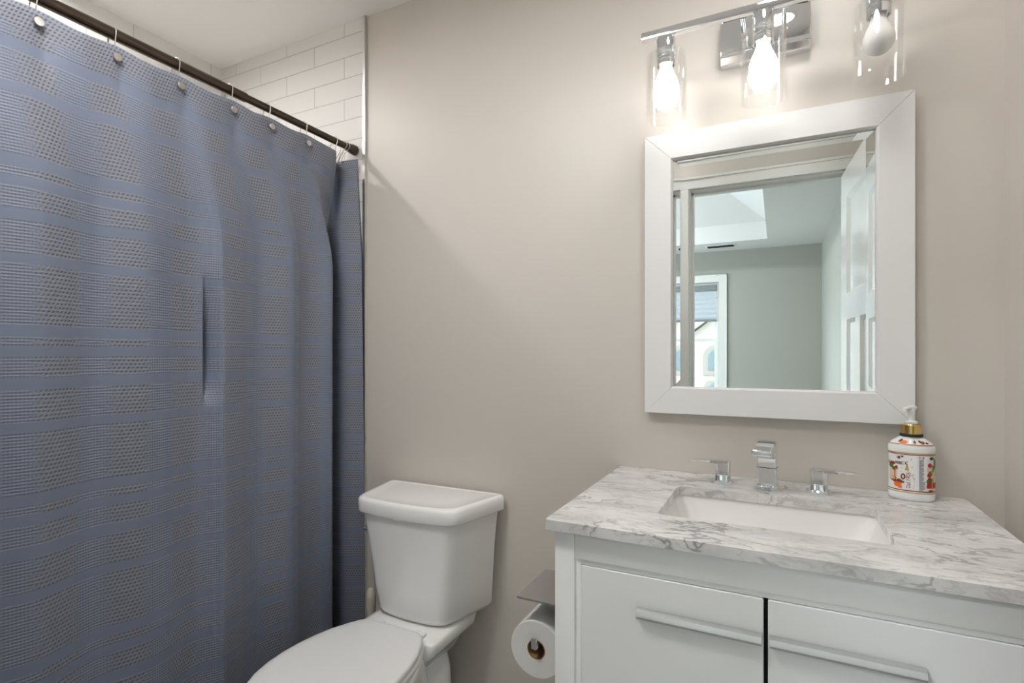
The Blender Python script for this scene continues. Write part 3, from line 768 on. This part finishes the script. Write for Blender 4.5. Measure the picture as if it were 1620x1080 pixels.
# bowl: pedestal, egg-shaped rim and rear deck
def egg(z, cx, yback, ymid, yfront, hw, hback, n=48):
    pts = []
    for i in range(n):
        a = 2 * PI * i / n; s_, c_ = math.sin(a), math.cos(a)
        if c_ <= 0: x = hw * abs(s_) ** .95 * (1 if s_ >= 0 else -1); y = ymid + (ymid - yfront) * c_
        else:
            p = 2 / 3.0
            y = ymid + (yback - ymid) * abs(c_) ** p
            f = (y - ymid) / (yback - ymid)
            x = (1 if s_ >= 0 else -1) * (hw * abs(s_) ** p) ** 1.0
            x = x * (1 - f) + x * f * (hback / hw) if f < 1 else x * (hback / hw)
        pts.append(Vector((cx + x, y, z)))
    return pts
bm = B()
loft(bm, [egg(0, TX, -.12, -.35, -.60, .120, .115), egg(.02, TX, -.12, -.35, -.60, .118, .113), egg(.10, TX, -.13, -.36, -.60, .105, .10), egg(.19, TX, -.15, -.40, -.62, .115, .095),
          egg(.28, TX, -.19, -.45, -.68, .150, .105), egg(.345, TX, -.22, -.48, -.725, .176, .12), egg(.375, TX, -.235, -.49, -.738, .182, .125), egg(.386, TX, -.238, -.49, -.738, .180, .123), egg(.389, TX, -.245, -.49, -.73, .172, .12)])
def deck(z, h0, h1, y0=-.03, y1=-.285, d=0):
    return [Vector((p.x, p.y, z)) for p in fillet([(TX + h0 - d, y0 - d), (TX - h0 + d, y0 - d), (TX - h1 + d, y1), (TX + h1 - d, y1)], [.03, .03, .02, .02], 6)]
loft(bm, [deck(.30, .085, .07, -.07, -.25), deck(.34, .105, .10, -.05, -.27), deck(.372, .138, .135, -.035), deck(.402, .142, .140), deck(.408, .140, .138, d=.003), deck(.410, .130, .13, d=.01)])
# trapway bulge
loft(bm, [[Vector((TX + s_ * math.cos(a) * .105, -.16 + .09 * math.sin(a), z)) for a in [2 * PI * i / 32 for i in range(32)]] for z, s_ in ((0, .95), (.10, .98), (.20, 1.0), (.26, .95), (.30, .78), (.33, .4))])
t.part('bowl', bm, M['porcelain'], ang=60, clean=False)
HWS = [(-.266, .080), (-.270, .097), (-.282, .113), (-.31, .130), (-.36, .153), (-.41, .167), (-.46, .175), (-.51, .177), (-.56, .173), (-.61, .160), (-.66, .135), (-.70, .102), (-.725, .068), (-.738, .035), (-.742, .0)]
LX = TX - .007
def lidring(z, d):
    L_ = [(y, max(0, h - d)) for y, h in HWS]; yb = -.266 - d; yf = -.742 + d
    L_ = [(yb + (y + .266) * (yf - yb) / (-.742 + .266), h) for y, h in L_]
    r_ = [(LX + h, y) for y, h in L_]; l_ = [(LX - h, y) for y, h in reversed(L_[:-1])]
    return [Vector((x, y, z)) for x, y in r_ + l_]
bm = B(); loft(bm, [lidring(.3915, .006), lidring(.393, .0), lidring(.403, -.003), lidring(.408, .0), lidring(.4095, .006)]); t.part('seat', bm, M['seat'], ang=50)
bm = B(); loft(bm, [lidring(.4105, .006), lidring(.412, .001), lidring(.421, .0), lidring(.426, .003), lidring(.4285, .010), lidring(.4295, .028), lidring(.4300, .06)]); t.part('seat_lid', bm, M['seat'], ang=50)
for s in (-1, 1):
    bm = B(); box_bm(bm, TX + s * .075 - .02, TX + s * .075 + .02, -.266, -.246, .4095, .4195, .004, 3); t.part('seat_hinge', bm, M['seat'])

# toilet brush behind the toilet
qx, qy = -1.226, -.105
t = Thing('toilet_brush', 'cream toilet brush handle standing between curtain and toilet tank', 'toilet brush', (qx, qy, 0))
bm = B(); lathe(bm, [(.045, 0), (.046, .01), (.043, .11), (.040, .115), (.038, .112)], (qx, qy, 0), 32); t.part('holder', bm, M['cream'])
bm = B(); lathe(bm, [(.006, .1125), (.0065, .29), (.0085, .315), (.0135, .34), (.0165, .37), (.0170, .40), (.0148, .416), (.009, .425), (.001, .428)], (qx, qy, 0), 24); t.part('handle', bm, M['cream'])

# ------------------------------------------------------------------ toilet paper holder on the vanity side
rx, rz, ry0, ry1, rad = -.4545, .592, -.475, -.370, .0595
t = Thing('toilet_paper_holder', 'grey metal toilet paper holder with flat shelf on the vanity side', 'toilet paper holder', (-.389, -.41, .70))
bm = B(); prism(bm, rrect(-.493, -.3885, -.490, -.332, .004, 4), .699, .7035, 'z'); box_bm(bm, -.392, -.3885, -.47, -.352, .66, .699); t.part('shelf', bm, M['grey_metal'], bevel=.0006, ang=30, clean=False)
bm = B(); bz = rz + .0105
lathe(bm, [(.0060, -.484), (.0075, -.483), (.0075, -.350)], (rx, 0, bz), 20, 'y'); box_bm(bm, rx - .0062, rx + .0062, -.488, -.4825, bz - .004, bz + .019, .0012)
tube(bm, [(rx, -.3495, bz), (rx + .012, -.343, bz + .01), (-.425, -.3435, .65), (-.41, -.3435, .6985)], .0052, 12)
t.part('bar', bm, M['alu'], clean=False)
t = Thing('toilet_paper_roll', 'white toilet paper roll hanging on the holder beside the vanity', 'toilet paper', (rx, -.42, rz))
bm = B(); lathe(bm, [(.0205, ry0 + .0005), (rad - .001, ry0), (rad, ry0 + .002), (rad, ry1 - .002), (rad - .001, ry1), (.0205, ry1 - .0005), (.0205, ry0 + .0005)], (rx, 0, rz), 56, 'y', False, False); t.part('paper', bm, M['paper'], ang=40)
bm = B(); lathe(bm, [(.0186, ry0), (.0204, ry0), (.0204, ry1), (.0186, ry1), (.0186, ry0)], (rx, 0, rz), 40, 'y', False, False); t.part('core', bm, M['card'], ang=40, label='brown cardboard core')

# ------------------------------------------------------------------ bathtub behind the curtain
t = Thing('bathtub', 'white bathtub behind the navy shower curtain', 'bathtub', (-1.77, -.70, 0))
bm = B()
def tb(dx, dy, r, z): return [Vector((x, y, z)) for x, y in rrect(XL + .002 + dx, -1.535 - dx, YF + .012 + dy, -.012 - dy, r, 6)]
loft(bm, [tb(0, 0, .01, 0), tb(0, 0, .01, .40), tb(.003, .003, .015, .415), tb(.01, .01, .02, .42), tb(.06, .06, .09, .42), tb(.075, .08, .11, .40), tb(.11, .16, .12, .15), tb(.16, .22, .12, .11), tb(.25, .40, .08, .105)])
t.part('tub_body', bm, M['porcelain'], ang=50)

# ------------------------------------------------------------------ shower curtain, rod, rings
RX, RZ = -1.385, 1.958
t = Thing('shower_curtain_rod', 'dark bronze shower curtain rod spanning the tub alcove', 'curtain rod', (RX, -.70, RZ))
bm = B(); lathe(bm, [(.0138, YF + .02), (.0138, -.462), (.0134, -.46)], (RX, 0, RZ), 28, 'y'); t.part('outer_tube', bm, M['bronze'])
bm = B(); lathe(bm, [(.0115, -.461), (.0115, -.05)], (RX, 0, RZ), 28, 'y'); t.part('inner_tube', bm, M['bronze'])
for y0, y1 in ((-.050, -.0115), (YF + .02, YF + .0005)):
    bm = B(); lathe(bm, [(.0145, y0), (.0150, (y0 * 3 + y1) / 4), (.0175, (y0 + y1) / 2), (.0185, y1)], (RX, 0, RZ), 28, 'y'); t.part('end_cap', bm, M['bronze'])

def catmull(pts, n):
    P_ = [Vector(p) for p in pts]; P_ = [P_[0] * 2 - P_[1]] + P_ + [P_[-1] * 2 - P_[-2]]
    out = []
    for i in range(1, len(P_) - 2):
        for k_ in range(n):
            u = k_ / n; a, b, c_, d = P_[i - 1:i + 3]
            out.append(.5 * ((2 * b) + (-a + c_) * u + (2 * a - 5 * b + 4 * c_ - d) * u * u + (-a + 3 * b - 3 * c_ + d) * u ** 3))
    out.append(P_[-2]); return out
def resample(path, N_):
    d = [0]
    for a, b in zip(path, path[1:]): d.append(d[-1] + (b - a).length)
    out = []; j = 0
    for i in range(N_):
        s = d[-1] * i / (N_ - 1)
        while j < len(d) - 2 and d[j + 1] < s: j += 1
        w = (s - d[j]) / max(d[j + 1] - d[j], 1e-9); out.append(path[j].lerp(path[j + 1], w))
    return out, d[-1]
FX = -1.366
end = [(-1.352, -.0155), (-1.376, -.030), (-1.402, -.046), (-1.428, -.056), (-1.462, -.0475), (-1.498, -.037), (-1.510, -.044), (-1.500, -.066), (-1.455, -.098), (-1.410, -.124), (-1.374, -.134), (-1.362, -.143), (-1.3595, -.156)]
main = [(FX - .004, -.185), (FX - .014, -.225), (FX - .004, -.275), (FX + .010, -.310), (FX + .004, -.345), (FX - .014, -.395), (FX - .016, -.43), (FX - .004, -.475), (FX + .008, -.515), (FX + .014, -.545), (FX + .016, -.556), (FX + .006, -.572), (FX - .010, -.60),
        (FX - .012, -.64), (FX + .002, -.69), (FX + .012, -.735), (FX + .006, -.775), (FX - .014, -.83), (FX - .008, -.875), (FX + .010, -.93), (FX + .012, -.965), (FX - .006, -1.02), (FX - .010, -1.06), (FX + .006, -1.12), (FX + .014, -1.18), (FX - .006, -1.25), (FX + .006, -1.32), (FX, -1.375)]
endT = [(-1.372, -.012), (-1.386, -.024), (-1.405, -.038), (-1.424, -.046), (-1.438, -.046), (-1.446, -.055), (-1.436, -.074), (-1.414, -.092), (-1.392, -.104), (-1.378, -.112), (-1.371, -.122), (-1.369, -.138)]
hookY = [-.246, -.386, -.511, -.659, -.806, -.952, -1.09, -1.22, -1.345]
def topx(y):
    best = min(range(len(hookY)), key=lambda i: abs(hookY[i] - y))
    d = abs(hookY[best] - y)
    return -1.3705 + .0065 * math.sin(min(1, d / .07) * PI / 2) ** 2
mainT = [(topx(y), y) for _, y in main]
NC = 520
mid, Lm = resample(catmull(end + main, 12), NC)
top, Lt = resample(catmull(endT + mainT, 12), NC)
ZT, ZB = 1.925, .10
zs = [ZT - .012 * i for i in range(5)] + [ZT - .05 - .0255 * i for i in range(1, 70)]
zs = [z for z in zs if z > ZB] + [ZB]
bm = B(); uvl = bm.loops.layers.uv.new('UVMap'); grid = []
for z in zs:
    row = []
    for i in range(NC):
        k_ = min(1, max(0, (ZT - .01 - z) / .42)); k_ = k_ * k_ * (3 - 2 * k_)
        p = top[i].lerp(mid[i], k_)
        y = p.y; s = Lm * i / (NC - 1)
        # hem sags a little between the rings, hem seam slightly proud
        zz = z
        if y < -.10:
            dmin = min(abs(h_ - y) for h_ in hookY); zz -= .008 * math.sin(min(1, dmin / .07) * PI / 2) ** 2 * max(0, 1 - (ZT - z) / .35)
        elif y > -.115 : zz -= .014 * max(0, 1 - (ZT - z) / .3) * (1 if i < 60 else 0) * abs(math.sin(i / 60 * PI))
        flare = .016 * max(0, 1 - s / .16) * min(1, (ZT - z) / 1.3)
        x = p.x + flare + (.0016 if z > ZT - .05 else 0) + .004 * (1 - (z - ZB) / (ZT - ZB)) * math.sin(s * 9 + .6) + .0012 * math.sin(s * 41 + z * 3) * k_
        # pinch under each stud
        for h_ in hookY:
            dy = y - h_ - .012
            if abs(dy) < .06 and y < -.1: x += -.0055 * math.exp(-(dy / .018) ** 2) * math.exp(-((ZT - .075 - z) / .05) ** 2)
        # narrow pressed crease
        q_ = y + .596; tz = (z - 1.085) / .340
        if 0 < q_ < .050 and 0 < tz < 1:
            wz = math.sin(PI * tz ** .8) ** .9
            x -= .042 * wz * (q_ / .004 if q_ < .004 else (1 if q_ < .018 else max(0, 1 - (q_ - .018) / .032) ** 1.2))
        row.append((bm.verts.new((x, y, zz)), s, z))
    grid.append(row)
for j in range(len(zs) - 1):
    for i in range(NC - 1):
        q = (grid[j][i], grid[j + 1][i], grid[j + 1][i + 1], grid[j][i + 1])
        f = bm.faces.new([v[0] for v in q]); f.material_index = 1 if zs[j + 1] >= ZT - .0485 else 0
        for l, v in zip(f.loops, q): l[uvl].uv = (v[1], v[2])
t = Thing('shower_curtain', 'navy waffle weave striped shower curtain hanging on the left', 'shower curtain', (RX, -.70, ZT))
o = t.part('curtain_fabric', bm, [M['curtain'], M['curtain_hem']], ang=180, clean=False)
so = o.modifiers.new('thick', 'SOLIDIFY'); so.thickness = .0011; so.offset = 0

# liner behind it
bm = B()
lp = [(-1.402, -.0045), (-1.44, -.009), (-1.50, -.018), (-1.536, -.036), (-1.542, -.08), (-1.475, -.16)] + [(-1.432 - (.006 if i % 2 else 0), -.23 - i * .115) for i in range(10)] + [(-1.435, -1.375)]
lpath, _ = resample(catmull(lp, 10), 160)
lpT = [(-1.396, -.0045), (-1.415, -.012), (-1.452, -.022), (-1.474, -.06), (-1.425, -.14)] + [(-1.398 - (.003 if i % 2 else 0), -.23 - i * .115) for i in range(10)] + [(-1.398, -1.375)]
lpathT, _ = resample(catmull(lpT, 10), 160)
lz = [1.928 - i * .06 for i in range(25)]
g = [[bm.verts.new((*(lpathT[i].lerp(lpath[i], min(1, (1.928 - z) / .22))), z)) for i in range(160)] for z in lz]
for j in range(len(lz) - 1):
    for i in range(159): bm.faces.new((g[j][i], g[j + 1][i], g[j + 1][i + 1], g[j][i + 1]))
o = finish('shower_liner', bm, M['vinyl'], ang=180, clean=False)
tag(o, 'thin white shower liner showing beside the right edge of the navy curtain', 'shower liner')
so = o.modifiers.new('thick', 'SOLIDIFY'); so.thickness = .0006; so.offset = 0

# rings with studs
def ring_thing(y, z_off=0.0, stud=True, xs=None):
    th = Thing('shower_curtain_ring', '', 'curtain ring', (RX, y, RZ), 'curtain rings on the shower rod')
    x1 = -1.3685 if xs is None else xs
    bm = B(); pts = []
    r = .0168 if y < -.46 else .0150
    for i in range(9):                                            # over the rod
        a = R(200) - R(220) * i / 8; pts.append((RX + r * math.cos(a), y, RZ + r * math.sin(a)))
    pts += [(x1 - .004 + .002, y - .002, 1.925), (x1 - .010, y - .003, 1.905), (x1 - .012, y - .003, 1.8985)]
    back = [(x1 - .030, y - .001, 1.905), (RX - .020, y, 1.935)]
    tube(bm, catmull(pts + back, 4) if False else pts + back, .0013, 8, True)
    th.part('ring', bm, M['nickel'], clean=False)
    if stud:
        b2 = B(); lathe(b2, [(.0085, .0012), (.0092, .0026), (.0092, .0052), (.0083, .0064), (.001, .0066)], (x1 + .0022, y, 1.898), 28, 'x'); th.part('stud', b2, M['nickel'])
    return th
NAMES = {-.952: 'nearest the left edge of the photo', -.806: 'second from the left, on the flat curtain top', -.659: 'third from the left', -.511: 'fourth from the left, at the step in the rod', -.386: 'fifth from the left', -.246: 'sixth from the left, last one with its stud showing'}
for y in hookY[:6][::-1] if False else hookY:
    th = ring_thing(y)
    if y in NAMES: th.e['label'] = 'satin nickel curtain ring and stud, ' + NAMES[y]
    else: th.e['label'] = 'satin nickel curtain ring and stud beyond the left edge of the photo'
for y, xs, lb in ((-.112, -1.378, 'nickel curtain ring without visible stud, where the curtain starts to bunch'), (-.066, -1.40, 'nickel curtain ring above the bunched curtain end, second from the tiled wall'), (-.0525, -1.40, 'nickel curtain ring closest to the tiled wall')):
    th = ring_thing(y, 0, False, xs); th.e['label'] = lb
